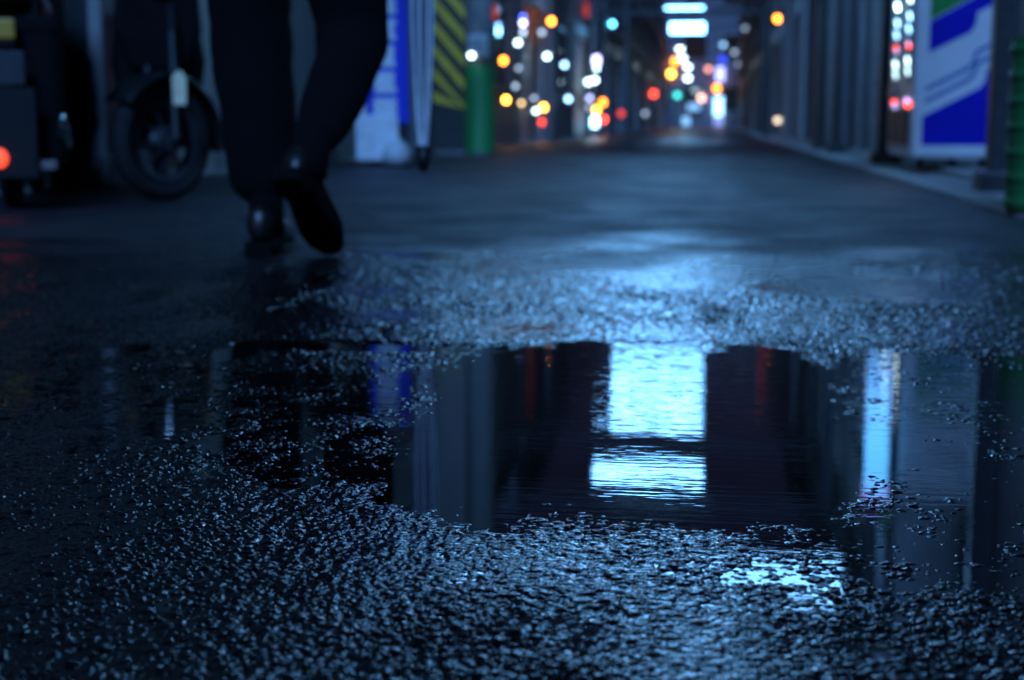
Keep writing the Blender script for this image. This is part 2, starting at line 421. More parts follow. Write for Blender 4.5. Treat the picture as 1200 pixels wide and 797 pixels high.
# ------------------------------------------------------------------ buildings
def shop(side, face, y0, y1, h, wm, opens, label, gutter_z=None, fascia=None, depth=2.6, group=None, shutter_mat=None, pipes=(), eave=.0):
    """side -1: left of the alley, +1: right.  local x grows away from the street."""
    s = side
    t = thing('shop_building', label, 'building', (face, y0, 0), 0, None)
    Ln = y1 - y0
    fx = lambda a, b: (min(s * a, s * b), max(s * a, s * b))
    w = MB(); y = 0.0; T = .28
    for (a, bb, z0, z1, kind) in sorted(opens):
        if a > y + .001: w.box(*fx(0, T), y, a, 0, h)
        w.box(*fx(0, T), a, bb, z1, h)
        if z0 > 0: w.box(*fx(0, T), a, bb, 0, z0)
        y = bb
    if Ln > y + .001: w.box(*fx(0, T), y, Ln, 0, h)
    w.box(*fx(T + .002, depth), 0.0, Ln, 0, h - .002)
    w.build('wall', wm, t)
    rf = MB(); rf.box(*fx(-.12, depth), .01, Ln - .01, h + .002, h + .16); rf.build('roof', MT['dark'], t, bevel=.02)
    for (a, bb, z0, z1, kind) in opens:
        if kind == 'shutter':
            q = MB(); n = int((z1 - z0) / .025)
            pr = []
            for i in range(n + 1):
                z = z0 + (z1 - z0) * i / n
                pr.append((.11 + .008 * (i % 3 - 1), z))
            vs = []; fs = []
            for (dx, z) in pr:
                vs += [(s * dx, a, z), (s * dx, bb, z)]
            for i in range(n): fs.append((2 * i, 2 * i + 1, 2 * i + 3, 2 * i + 2))
            q.add(vs, fs); sh = q.build('shutter', shutter_mat or MT['shutter'], t)
            r = MB(); r.box(*fx(-.02, .08), a, a + .06, z0, z1); r.box(*fx(-.02, .08), bb - .06, bb, z0, z1)
            r.box(*fx(-.06, .10), a, bb, z1 - .28, z1 + .002); r.build('shutter_frame', MT['steel'], t, bevel=.006)
        elif kind == 'window':
            f = MB()
            f.box(*fx(.02, .12), a, a + .06, z0, z1); f.box(*fx(.02, .12), bb - .06, bb, z0, z1)
            f.box(*fx(.02, .12), a + .06, bb - .06, z0, z0 + .06); f.box(*fx(.02, .12), a + .06, bb - .06, z1 - .06, z1)
            f.box(*fx(.03, .11), (a + bb) / 2 - .025, (a + bb) / 2 + .025, z0 + .06, z1 - .06)
            fo = f.build('window', MT['dsteel'], t, bevel=.004)
            g = MB(); g.box(*fx(.06, .08), a + .06, bb - .06, z0 + .06, z1 - .06); g.build('pane', MT['glass'], fo)
            g = MB(); g.box(*fx(-.06, .10), a - .04, bb + .04, z0 - .05, z0 - .002); g.build('sill', MT['concrete'], fo, bevel=.005)
        elif kind == 'door':
            d = MB(); d.box(*fx(.10, .15), a, bb, z0, z1)
            d.box(*fx(.085, .099), a + .12, bb - .12, z0 + .15, z0 + .85); d.box(*fx(.085, .099), a + .12, bb - .12, z0 + 1.0, z1 - .15)
            do = d.build('door', MT['dark'], t, bevel=.005)
            k = MB(); k.tube([(s * .08, a + .07, z0 + .95), (s * .03, a + .07, z0 + .95), (s * .03, a + .07, z0 + 1.1), (s * .08, a + .07, z0 + 1.1)], .01)
            k.build('handle', MT['chrome'], do)
    if fascia:
        z0, z1, fm = fascia
        q = MB(); q.box(*fx(-.10, -.002), .3, Ln - .3, z0, z1); q.build('fascia_board', fm, t, bevel=.015)
    if gutter_z:
        q = MB(); q.box(*fx(-.14, -.003), .02, Ln - .02, gutter_z, gutter_z + .13); q.build('gutter_channel', MT['steel'], t, bevel=.02)
    for (py, rad, pm) in pipes:
        q = MB(); q.tube([(-s * (rad + .02), py, .02), (-s * (rad + .02), py, (gutter_z or h) - .003)], rad, 14)
        for z in (.6, 1.8, 3.0):
            q.box(*fx(-2 * rad - .03, 0), py - .012, py + .012, z, z + .03)
        q.build('downpipe', pm, t, smooth=False)
    return t

P = MT['plaster']; P2 = MT['plaster2']
LX = -3.02
shop(-1, LX, 1.8, 8.6, 5.2, P2, [(1.0, 3.4, .0, 2.5, 'shutter'), (5.3, 6.2, .05, 2.1, 'door')], 'pale plaster shop with a roller shutter behind the parked motorbikes', 4.4, (2.7, 3.3, MT['dark']), pipes=[(4.3, .05, MT['steel'])])
shop(-1, LX, 8.6, 15.4, 5.6, P, [(2.6, 4.8, .5, 2.2, 'window'), (5.3, 6.3, .05, 2.1, 'door')], 'grey plaster shop behind the blue vertical sign board', 4.8, (2.8, 3.3, MT['brick']), pipes=[(1.0, .05, MT['steel'])])
shop(-1, LX, 15.4, 22.4, 4.9, MT['brick'], [(.8, 3.2, 0, 2.4, 'shutter'), (4.2, 6.2, .8, 2.2, 'window')], 'brown tiled shop just past the green wrapped pole on the left', 4.2, (2.6, 3.1, MT['dark']), pipes=[(3.7, .05, MT['steel'])])
shop(-1, LX, 22.4, 31.0, 5.8, P, [(.8, 3.6, 0, 2.5, 'shutter'), (4.4, 5.4, .05, 2.1, 'door'), (6.0, 8.0, .9, 2.2, 'window')], 'grey plaster shop hung with orange and white lamps on the left', 4.6, (2.8, 3.4, MT['dark']), pipes=[(3.9, .06, MT['steel'])])
shop(-1, LX, 31.0, 43.0, 5.2, MT['dark'], [(1.0, 4.2, 0, 2.5, 'shutter'), (5.4, 7.4, .8, 2.2, 'window'), (8.4, 11.2, 0, 2.5, 'shutter')], 'dark clad shop under the cyan lamp on the left', 4.4, (2.8, 3.4, MT['brick']), pipes=[(4.8, .06, MT['steel']), (8.0, .06, MT['steel'])])
shop(-1, LX, 43.0, 64.0, 6.0, P, [(1.5, 5.0, 0, 2.6, 'shutter'), (7, 10, .8, 2.2, 'window'), (12, 16, 0, 2.6, 'shutter')], 'grey shop block with a column of white and orange lamps on the left', 4.8, (2.9, 3.5, MT['dark']), pipes=[(6.0, .07, MT['steel'])])
shop(-1, LX, 64.0, 92.0, 6.4, MT['brick'], [(2, 7, 0, 2.6, 'shutter'), (10, 14, .8, 2.3, 'window'), (17, 23, 0, 2.6, 'shutter')], 'brown farthest building on the left of the alley', 5.0, (2.9, 3.5, MT['dark']))

RX = 1.48
shop(1, 2.02, 1.6, 11.35, 5.2, P, [(1.2, 4.4, .05, 2.4, 'shutter'), (5.6, 6.6, .05, 2.1, 'door')], 'grey plaster shop set back behind the vending machine', 4.3, (2.75, 3.3, MT['dark']), pipes=[(7.2, .05, MT['steel'])])
shop(1, RX, 11.36, 16.6, 5.7, P, [(.5, 3.0, .05, 2.5, 'shutter'), (3.5, 4.4, .05, 2.1, 'door')], 'grey shop with a steel roller shutter just beyond the vending machine', 3.9, (2.75, 3.35, MT['steel']), pipes=[(.25, .06, MT['steel']), (3.2, .05, MT['steel']), (4.9, .06, MT['steel'])])
shop(1, RX, 16.6, 23.0, 5.2, MT['dark'], [(.9, 3.0, .05, 2.5, 'shutter'), (3.9, 5.6, .8, 2.3, 'window')], 'dark clad shop with a pinkish roller shutter on the right', 4.1, (2.8, 3.4, P), shutter_mat=MT['shutter2'], pipes=[(.35, .07, MT['steel']), (3.4, .06, MT['steel'])])
shop(1, RX, 23.0, 33.5, 5.6, P, [(1.0, 4.0, .05, 2.5, 'shutter'), (5.2, 6.2, .05, 2.1, 'door'), (7.2, 9.6, .05, 2.5, 'shutter')], 'grey plaster shop by the warm orange lamp on the right', 4.2, (2.8, 3.4, MT['dark']), pipes=[(.4, .08, MT['steel']), (4.6, .07, MT['steel']), (6.7, .07, MT['steel'])])
shop(1, RX, 33.5, 50.0, 5.2, MT['brick'], [(1.0, 5.0, .05, 2.5, 'shutter'), (7, 10, .8, 2.3, 'window'), (11.5, 15, .05, 2.5, 'shutter')], 'brown tiled shop far down on the right', 4.2, (2.8, 3.4, MT['dark']), pipes=[(6, .08, MT['steel'])])
shop(1, RX, 50.0, 92.0, 6.2, MT['dark'], [(3, 9, .05, 2.6, 'shutter'), (14, 20, .8, 2.3, 'window'), (26, 34, .05, 2.6, 'shutter')], 'dark farthest building on the right of the alley', 4.6, (2.9, 3.5, P))

# building closing the alley
e = thing('end_building', 'dark office building closing the far end of the alley', 'building', (0, 93, 0))
b = MB(); b.box(-14, 14, 0, 6, 0, 14); b.build('wall', MT['dark'], e)
b = MB(); b.box(-14.2, 14.2, -.2, 6.2, 14.002, 14.3); b.build('roof', MT['concrete'], e)
for fl in range(4):
    for k in range(7):
        x = -8.4 + k * 2.4; z = 1.0 + fl * 3.2
        f = MB(); f.box(x - .8, x + .8, -.07, -.003, z, z + .06); f.box(x - .8, x + .8, -.07, -.003, z + 1.6, z + 1.66)
        f.box(x - .8, x - .74, -.07, -.003, z + .06, z + 1.6); f.box(x + .74, x + .8, -.07, -.003, z + .06, z + 1.6)
        fo = f.build('window', MT['steel'], e)
        g = MB(); g.box(x - .74, x + .74, -.03, -.004, z + .06, z + 1.6); g.build('pane', MT['glass'], fo)

# ------------------------------------------------------------------ lit gantries across the alley
def gantry(y, zc, h, label, bm_mat, wid=1.15, xc=-.70, post=True):
    t = thing('light_gantry', label, 'street light', (0, y, 0), 0, 'lit gantries across the alley')
    for x in (-2.86, 1.20):
        p = MB(); p.box(x - .05, x + .05, -.05, .05, .0, zc + h / 2 + .34); p.box(x - .09, x + .09, -.09, .09, 0.0, .10)
        p.build('post', MT['dsteel'], t, bevel=.006)
    zb = zc + h / 2 + .20
    p = MB(); p.box(-2.81, 1.15, -.045, .045, zb, zb + .12); p.box(-2.81, 1.15, -.02, .02, zb + .24, zb + .28)
    for k in range(9):
        x = -2.5 + k * .42; p.tube([(x, 0, zb + .12), (x + .2, 0, zb + .245)], .012, 6)
    p.build('crossbeam', MT['dsteel'], t)
    f = MB(); q = .03
    f.box(xc - wid / 2 - q, xc + wid / 2 + q, -.075, .075, zc + h / 2, zc + h / 2 + q)
    f.box(xc - wid / 2 - q, xc + wid / 2 + q, -.075, .075, zc - h / 2 - q, zc - h / 2)
    f.box(xc - wid / 2 - q, xc - wid / 2, -.075, .075, zc - h / 2, zc + h / 2)
    f.box(xc + wid / 2, xc + wid / 2 + q, -.075, .075, zc - h / 2, zc + h / 2)
    for x in (xc - .4, xc + .4): f.box(x - .012, x + .012, -.012, .012, zc + h / 2 + q, zb)
    fo = f.build('lightbox_frame', MT['steel'], t)
    g = MB(); g.box(xc - wid / 2 + .001, xc + wid / 2 - .001, -.06, .06, zc - h / 2 + .001, zc + h / 2 - .001)
    g.build('lightbox', bm_mat, t)
    return t
gantry(17.0, 2.92, .38, 'tall lit lightbox on a dark gantry, second nearest above the puddle', MT['lightbox'], wid=1.06, xc=-.60)
gantry(14.7, 3.27, .11, 'slim lit lightbox on a gantry just before a taller one', MT['lightbox'], wid=1.12, xc=-.60)
gantry(34.0, 2.90, .05, 'slim lit lightbox, upper of the two lit bars at the top', MT['lightbox'], wid=.86)
gantry(37.6, 2.68, .25, 'thicker lit lightbox, lower of the two lit bars at the top', MT['lightbox'], wid=.86)
gantry(10.6, 3.06, .30, 'wide lit lightbox over the alley beside the vending machine', MT['lightbox_near'], wid=3.1, xc=-.55)
gantry(6.4, 3.75, .26, 'added unseen fill lightbox nearest the camera, ahead of the motorbikes', MT['lightbox_fill'], wid=2.6, xc=-.40)  # out-of-view gantry added to put glints and fill on the near road

t = thing('lightbox_sign', 'narrow upright blue lightbox sign hung out over the right pavement by the vending machine', 'sign', (.97, 8.4, 1.46))
b = MB(); b.box(-.060, .060, -.05, .05, -.30, .33); b.build('panel', emit('lit_blue_sign', (.10, .46, 1.0), 3.0), t, bevel=.01)
b = MB(); b.box(-.076, .076, -.051, .051, .335, .40); b.build('panel', emit('lit_violet_band', (.34, .36, 1.0), 1.8), t, bevel=.008)
b = MB(); b.box(-.076, .076, -.051, .051, -.37, -.305); b.build('panel', emit('lit_violet_foot', (.34, .36, 1.0), 1.8), t, bevel=.008)
b = MB(); b.box(.078, .10, -.05, .05, -.39, .42); b.box(-.08, .076, -.055, .055, .403, .42); b.box(-.08, .076, -.055, .055, -.39, -.373)
for z in (.30, -.25): b.tube([(.10, 0, z), (1.05, 0, z)], .013, 8)
b.tube([(.10, 0, -.2), (.55, 0, .29)], .008, 6)
b.build('frame', MT['dsteel'], t)

# ------------------------------------------------------------------ small far lamps
COL = dict(white=(.62, .92, 1.0), cyan=(.12, .62, 1.0), lblue=(.33, .66, 1.0), blue=(.05, .10, 1.0), orange=(1.0, .22, .015), amber=(1.0, .42, .04),
           red=(1.0, .06, .03), lav=(.48, .50, 1.0), teal=(.05, .72, .62), warm=(1.0, .66, .30), salmon=(1.0, .36, .25), grey=(.45, .58, .72), beige=(1.0, .8, .52))
_em = {}
def em(c, s):
    k = (c, round(s, 2))
    if k not in _em: _em[k] = emit('lit_%s_%d' % (c, len(_em)), COL[c], s)
    return _em[k]
PX_R = 2.9
def globe(p, dist, col, s, label, wall_dx, name='wall_lamp', k=1.0):
    """round lamp on an arm: wall_dx = direction (x or y) of the wall it hangs on"""
    r = PX_R * k * dist / F
    t = thing(name, label, 'lamp', p, 0, None)
    g = MB(); g.ball((0, 0, 0), r, r, r, 14, 9); g.build('globe', em(col, s), t, smooth=True)
    a = MB(); d = Vector(wall_dx)
    cap = Vector((0, 0, r * .98))
    a.lathe([(r * .55, r * .86), (r * .5, r * 1.25), (r * .2, r * 1.45), (.001, r * 1.45)], 10)
    a.tube([(0, 0, r * 1.4), (0, 0, r * 1.9), tuple(d * .5 + Vector((0, 0, r * 2.1))), tuple(d + Vector((0, 0, r * 2.1)))], max(.008, r * .14), 6)
    a.ball(tuple(d + Vector((0, 0, r * 2.1))), r * .5, r * .5, r * .5, 8, 6)
    a.build('bracket', MT['dsteel'], t)
    return t
def lantern(p, dist, col, s, label, wall_dx):
    r = PX_R * dist / F * 1.05
    t = thing('paper_lantern', label, 'lantern', p, 0, None)
    g = MB(); prof = []
    for i in range(17):
        w = i / 16; z = (w - .5) * 2.3 * r
        prof.append((r * (math.sqrt(max(.12, 1 - (2 * w - 1) ** 2 * .8))) * (1 + (.03 if i % 2 else -.03)), z))
    g.lathe(prof, 14); g.build('shade', em(col, s), t, smooth=True)
    c = MB(); c.lathe([(.001, 1.3 * r), (.5 * r, 1.3 * r), (.5 * r, 1.12 * r)], 12); c.lathe([(.5 * r, -1.12 * r), (.5 * r, -1.3 * r), (.001, -1.3 * r)], 12)
    d = Vector(wall_dx)
    c.tube([(0, 0, 1.3 * r), (0, 0, 2.0 * r), tuple(d + Vector((0, 0, 2.0 * r)))], max(.006, r * .1), 6)
    c.build('fitting', MT['black'], t)
    return t
def litsign(p, w, h, col, s, label, wall_dx):
    t = thing('lightbox_sign', label, 'sign', p, 0, None)
    g = MB(); g.box(-w / 2, w / 2, -.05, .05, -h / 2, h / 2); g.build('panel', em(col, s), t, bevel=.01)
    f = MB(); q = .025
    f.box(-w / 2 - q, w / 2 + q, -.06, .06, h / 2 + .001, h / 2 + q); f.box(-w / 2 - q, w / 2 + q, -.06, .06, -h / 2 - q, -h / 2 - .001)
    d = Vector(wall_dx)
    for z in (h / 2 + q, -h / 2 - q): f.tube([(0, 0, z), tuple(d + Vector((0, 0, z)))], .015, 6)
    f.build('frame', MT['dsteel'], t)
    return t

OFF = .22
def left(px, py, kind, col, s, label, k=1.0, w=8, h=20):
    p = on_x(px, py, LX + OFF); dist = p.y
    wd = (-OFF + .01, 0, 0)
    if kind == 'g': return globe(p, dist, col, s, label, wd, k=k)
    if kind == 'l': return lantern(p, dist, col, s, label, wd)
    return litsign(p, w * dist / F, h * dist / F, col, s, label, wd)
ST, MD, DM = 20.0, 8.5, 2.0
left(613, 20, 'g', 'blue', MD, 'deep blue lamp topmost in the left cluster', .8)
left(613, 27, 'g', 'lav', MD, 'pale lavender blue lamp directly under the deep blue one')
left(613, 38, 'g', 'grey', DM * 1.5, 'dull greyish lamp under the lavender blue lamp')
left(607, 50, 'g', 'white', ST, 'brilliant white lamp below the blue lamps at left')
left(646, 25, 'l', 'orange', ST, 'large bright orange lantern highest on the left shopfronts')
left(635, 38, 'g', 'grey', DM, 'faint grey blue lamp just under the highest orange lantern')
left(590, 71, 'l', 'orange', ST * .7, 'orange lantern standing alone left of centre in the cluster')
left(641, 66, 'g', 'white', ST, 'brilliant white lamp under the faint grey one')
left(608, 80, 'g', 'grey', DM * .6, 'very faint grey lamp right of the lone orange lantern')
left(661.5, 76, 'g', 'lblue', MD * .7, 'light blue lamp right of a brilliant white one')
left(593, 117, 'l', 'amber', ST, 'bright yellow orange lantern lowest at the left edge')
left(604, 101, 'g', 'grey', DM * .8, 'faint grey lamp above the low yellow orange lantern')
left(611, 121, 'g', 'warm', MD * .4, 'small warm yellow lamp right of the low orange lantern', .8)
left(626, 115, 'g', 'grey', DM, 'faint bluish lamp over a white and an amber one', .8)
left(637, 126, 'l', 'amber', ST * .7, 'amber lantern beside the low white lamp')
left(628, 130, 'g', 'white', MD * .8, 'white lamp touching the amber lantern on its left', .85)
left(635, 143, 'l', 'red', MD * .35, 'dull red orange lantern under the amber one')
left(666, 116, 'g', 'lblue', MD * .7, 'light blue lamp by itself low between both clusters')
left(699, 71, 's', 'lav', MD * .6, 'blue lavender lightbox at the top of the second cluster', w=7, h=10)
left(699, 80, 'g', 'white', MD * .6, 'pale lamp under the lavender lightbox', .85)
left(697, 94, 'g', 'white', ST, 'brilliant white lamp in the second cluster, right one of a pair')
left(689.5, 96, 'g', 'white', ST * .8, 'brilliant white lamp in the second cluster, left one of a pair')
left(691, 115, 'g', 'lav', MD * .35, 'dim lavender lamp between the white pair and the red lanterns')
left(706.5, 120, 'l', 'orange', MD, 'orange red lantern uppermost of three in the second cluster')
left(699, 129, 'l', 'amber', MD * 1.3, 'amber lantern middle of three in the second cluster')
left(707, 140, 'l', 'red', MD, 'red lantern lowest of three in the second cluster')
left(697, 143, 's', 'lblue', MD * .9, 'pale blue lightbox standing under the amber lantern', w=7, h=12)
left(690, 126, 'g', 'grey', DM * .8, 'faint grey lamp left of the amber lantern in the second cluster', .8)
left(717.6, 28, 'g', 'cyan', MD * .9, 'cyan lamp high between the left shops and the lit bars')
left(579, 15, 's', 'red', .25, 'dim red narrow sign left of the blue lamps', w=7, h=16)
left(687, 12, 's', 'red', .25, 'dim red narrow sign above the second cluster', w=6, h=16)
left(728, 133, 'l', 'red', DM * .6, 'faint dark red lantern right of the second cluster')
left(756, 133, 'g', 'grey', DM * .6, 'faint grey lamp low at the far left corner', .9)
left(766, 110, 'l', 'red', MD * .6, 'deep red lantern far down the left shops')

def endl(px, py, kind, col, s, label, k=1.0, w=8, h=20):
    p = on_y(px, py, 92.6); dist = 92
    wd = (0, .38, 0)
    if kind == 'g': return globe(p, dist, col, s, label, wd, k=k)
    if kind == 'l': return lantern(p, dist, col, s, label, wd)
    return litsign(p, w * dist / F, h * dist / F, col, s, label, wd)
endl(753, 49, 'g', 'white', MD, 'pale cyan lamp left of the lit bars')
endl(791, 72, 'l', 'orange', MD, 'orange lantern half hidden by the white lamp chain')
endl(786.6, 86.6, 'l', 'amber', MD * 1.4, 'amber lantern left of the white lamp chain')
endl(793.7, 111.7, 'g', 'teal', MD * .35, 'teal green lamp under the white lamp chain')
endl(813, 125.5, 's', 'lblue', .55, 'dim pale blue wide sign low at the end of the alley', w=14, h=8)
endl(804, 142, 's', 'lblue', .7, 'small pale blue sign lowest at the end of the alley', w=8, h=10)
endl(822, 115, 'l', 'salmon', MD * .5, 'salmon pink lantern left of the tall pale sign')
endl(830, 81, 'g', 'salmon', DM * 1.1, 'dim brownish orange lamp left of the lavender sign')
endl(844, 87, 's', 'lav', 1.6, 'lavender upright sign above the orange lantern at the end', w=9, h=16)
endl(847, 70, 's', 'blue', .8, 'dim deep blue sign over the lavender one', w=7, h=9)
endl(840, 103.6, 'l', 'orange', MD, 'orange lantern between the lavender and the pale upright signs')
endl(842, 125, 's', 'lblue', 2.6, 'tall pale blue upright sign at the far end', w=10, h=22)
endl(842, 143, 's', 'lav', .5, 'dim lavender sign foot under the tall pale sign', w=10, h=8)
endl(847.6, 52.7, 'g', 'lblue', DM * .7, 'dim blue lamp right of the lit bars')
endl(860.7, 61, 'g', 'grey', DM * .5, 'faint grey lamp, left one of a dim trio at the right')
endl(874, 68, 'g', 'grey', DM * .5, 'faint grey lamp, right one of a dim trio at the right')
endl(866, 75, 'g', 'grey', DM * .5, 'faint grey lamp, lowest of a dim trio at the right')

def right(px, py, kind, col, s, label, k=1.0):
    p = on_x(px, py, RX - OFF); wd = (OFF - .01, 0, 0)
    if kind == 'l': return lantern(p, p.y, col, s, label, wd)
    return globe(p, p.y, col, s, label, wd, k=k)
right(911, 22, 'l', 'orange', ST * .6, 'orange lantern high on the right hand shops')
right(911, 141, 'g', 'beige', DM * .9, 'dim beige lamp low on the right hand shops', 1.1)
right(873, 33, 'g', 'grey', DM * .35, 'barely lit grey lamp high on the far right shops')

# pendant lamps on span wires, running away down the middle of the alley
for px, py, y, lab in ((797, 57, 50, 'nearest and highest of the chain'), (800, 68, 58, 'second down the chain'), (806, 78, 67, 'third down the chain'), (806, 91, 79, 'farthest and lowest of the chain')):
    p = on_y(px, py, y)
    t = thing('pendant_lamp', 'brilliant white pendant lamp over the alley, ' + lab, 'lamp', p, 0, 'white pendant lamps down the alley')
    r = PX_R * 1.15 * y / F
    g = MB(); g.ball((0, 0, 0), r, r, r * .9, 14, 9); g.build('globe', em('white', ST), t, smooth=True)
    g = MB(); g.lathe([(r * 1.15, r * .3), (r * .7, r * .95), (r * .2, r * 1.3), (.001, r * 1.3)], 14); g.build('lamp_shade', MT['dsteel'], t)
    g = MB(); g.tube([(0, 0, r * 1.25), (0, 0, .6)], .012, 6); g.tube([(LX - p.x, 0, .75), (0, 0, .6), (RX - p.x, 0, .75)], .012, 6); g.build('span_wire', MT['black'], t)

# red alarm lamps out of the frame that only the puddle shows, and the lit sign over the vending machine
def seen_in_puddle(px, py, x):
    w = on_z(px, py, 0); r = ray(px, py); r.z = -r.z
    return w + r * ((x - w.x) / r.x)
for px, py, x, sgn, e_, k_, lab in (
                             (622, 425, LX + OFF, -1, .8, 1.2, 'red alarm lamp over the farther left shops'),
                             (893, 402, RX - OFF, 1, .8, 1.8, 'red alarm lamp over the right shops')):
    p = seen_in_puddle(px, py, x)
    globe(p, p.y, 'red', e_, lab, (sgn * (OFF - .01), 0, 0), 'alarm_lamp', k_)
# ------------------------------------------------------------------ vending machine
_v0 = on_z(1067, 197, .05); _v1 = on_y(1165, 197, _v0.y)
VX, VY0, VL, VD, VH = _v0.x, _v0.y, 1.16, _v1.x - _v0.x, 1.83
print('VM', VX, VY0, VD)
vm = thing('vending_machine', 'tall drinks vending machine with blue, white and green striped side panel', 'vending machine', (VX, VY0, .05))
b = MB(); b.box(.0, VD, 0, VL, .055, VH); b.build('body', MT['paintw'], vm, bevel=.025)
for (x, y) in ((.06, .06), (VD - .06, .06), (.06, VL - .06), (VD - .06, VL - .06)):
    f = MB(); f.lathe([(.035, 0), (.035, .01), (.018, .012), (.018, .056)], 12, (x, y, 0)); f.build('foot', MT['black'], vm)
sc = VD / (1165 - 1067)
def side(poly, d0, d1):
    q = [((px - 1067) * sc, VH - 1.83 + .055 + (187 - py) * sc * 1.0) for px, py in poly]
    return lambda mb: mb.prism(q, d0, d1, lambda a, b_, d: (a, -d, b_))
def decal(name, polys, m, d=.003):
    mb = MB()
    for pl in polys: side(pl, -.001, d)(mb)
    return mb.build(name, m, vm)
decal('blue_stripe', [[(1078.5, 171), (1155.7, 171), (1161.5, 76), (1152, 81), (1149.5, 96), (1143.8, 103), (1078.5, 137)],
                      [(1083, 25), (1083, 61), (1131, 37), (1136, 28), (1137.5, 14), (1161.5, 2), (1161.5, -16), (1150, -12)]], MT['blue'])
def band(o):
    return [(1081, 102 + o), (1126, 79 + o), (1133, 73 + o), (1137, 59 + o), (1161.5, 46 + o), (1161.5, 51.5 + o), (1140.5, 62.5 + o), (1137, 75 + o), (1128.5, 83 + o), (1081, 107.5 + o)]
decal('pale_stripe', [band(0), band(14)], MT['lblue'])
decal('green_patch', [[(1083, 23), (1150, -14), (1161.5, -18), (1161.5, -60), (1083, -60)]], MT['greend'])
# front: display window with sample cans and lit labels, buttons, coin panel, delivery flap
b = MB(); b.box(-.03, -.002, .04, VL - .04, 1.12, 1.76); fr_ = b.build('display_case', MT['dsteel'], vm, bevel=.01)
b = MB(); b.box(-.034, -.0305, .07, VL - .07, 1.15, 1.72); b.build('display_back', em('lblue', .5), fr_)
random.seed(11)
canc = ['lblue', 'cyan', 'lblue', 'lav', 'cyan', 'lblue']
for r_, z in enumerate((1.18, 1.36, 1.55)):
    for k in range(7):
        y = .15 + k * .143
        c = MB(); c.lathe([(.001, 0), (.026, 0), (.028, .01), (.028, .10), (.02, .118), (.001, .118)], 12, (-.062, y, z))
        c.build('sample_can', em(random.choice(canc), random.choice((.2, .3, .6))), vm, smooth=True)  # cans glow by emission in place of light falling on them
    b = MB(); b.box(-.10, -.0345, .07, VL - .07, z - .022, z - .003); b.build('shelf', MT['paintw'], vm)
for r_, (z, cs, e_) in enumerate(((1.04, 'white', 16), (.95, 'white', 16), (.85, 'lblue', 6), (.78, 'lblue', 5), (.69, 'red', 5), (.60, 'white', 5), (.54, 'white', 3), (.36, 'red', 5))):
    for k, y in enumerate((.17, .21, .78, .82)):
        c = MB(); c.ball((-.008, y + .02 * (r_ % 2), z + .02 * (k % 2)), .012, .028, .016, 12, 8)
        c.build('button_light', em(cs if (cs != 'red' or k in (0, 3)) else 'lav', e_ * (1.0 if k < 2 else .6) * (1 if cs != 'red' or k in (0, 3) else .4)), vm)
b = MB(); b.box(-.012, -.002, .08, .34, .48, 1.09); b.build('button_panel', MT['steel'], vm, bevel=.004)
b = MB(); b.box(-.005, -.002, .70, .96, .48, 1.09); b.build('card_panel', MT['steel'], vm, bevel=.004)
b = MB(); b.box(-.02, -.002, .72, 1.06, .40, .47); b.build('coin_panel', MT['steel'], vm, bevel=.004)
b = MB(); b.box(-.012, -.002, .15, VL - .15, .13, .34); b.build('delivery_flap', MT['black'], vm, bevel=.008)
# ------------------------------------------------------------------ poles
def pole(x, y, r, wrap_z, h, label, col, lamp=False):
    t = thing('utility_pole', label, 'pole', (x, y, 0))
    b = MB(); b.lathe([(r, 0), (r * .82, h), (.001, h)], 24); b.build('shaft', MT['concrete'], t, smooth=False)
    b = MB()
    prof = []
    n = int((wrap_z - .03) / .02)
    for i in range(n + 1): prof.append((r + .010 + (.006 if i % 4 == 1 else 0), .03 + i * .02))
    b.lathe(prof, 28); b.build('wrap', col, t)
    b = MB(); b.tube([(-r * .9, 0, h - .6), (.8, 0, h - .6)], .03, 8); b.tube([(-.7, 0, h - .9), (.7, 0, h - .9)], .03, 8); b.build('cross_arm', MT['dsteel'], t)
    return t
q = on_z(562, 182)
pole(q.x, q.y, .135, .86, 7.2, 'grey utility pole with a green sheet wrapped round its foot on the left', MT['greenwrap'])
p0 = Vector((q.x - .05, q.y - .17, 0)); p0 = on_y(552.5, 65, q.y - .22)
t = globe(p0, q.y, 'white', ST * .8, 'white lamp on the green wrapped pole', (0.08, .06, 0), 'pole_lamp')
b = MB()
t = thing('meter_box', 'small pale grey box on the pole above its green wrap', 'electric box', (q.x + .02, q.y - .16, 0))
b = MB(); b.box(-.09, .09, -.06, .02, .92, 1.12); b.build('case', MT['signwhite'], t, bevel=.012)
b = MB(); b.box(-.075, .075, -.068, -.061, .94, 1.10); b.build('cover', MT['steel'], t, bevel=.003)
q3 = on_z(1224, 256)
pole(q3.x, q3.y, .115, .58, 7.2, 'grey utility pole with dark green foot at the right edge', MT['dgreen'])
q2 = on_z(1026, 192)
t = thing('iron_post', 'dark green iron post beside the lit side of the vending machine', 'post', (1.40, 11.22, .05))
b = MB(); b.box(-.07, .03, -.05, .05, 0, 2.7); b.build('shaft', MT['dgreen'], t, bevel=.01)
b = MB(); b.box(-.085, .045, -.065, .065, 0, .05); b.build('base_plate', MT['dsteel'], t, bevel=.004)
b = MB(); b.ball((-.02, 0, 2.73), .05, .05, .04); b.build('cap', MT['dgreen'], t)

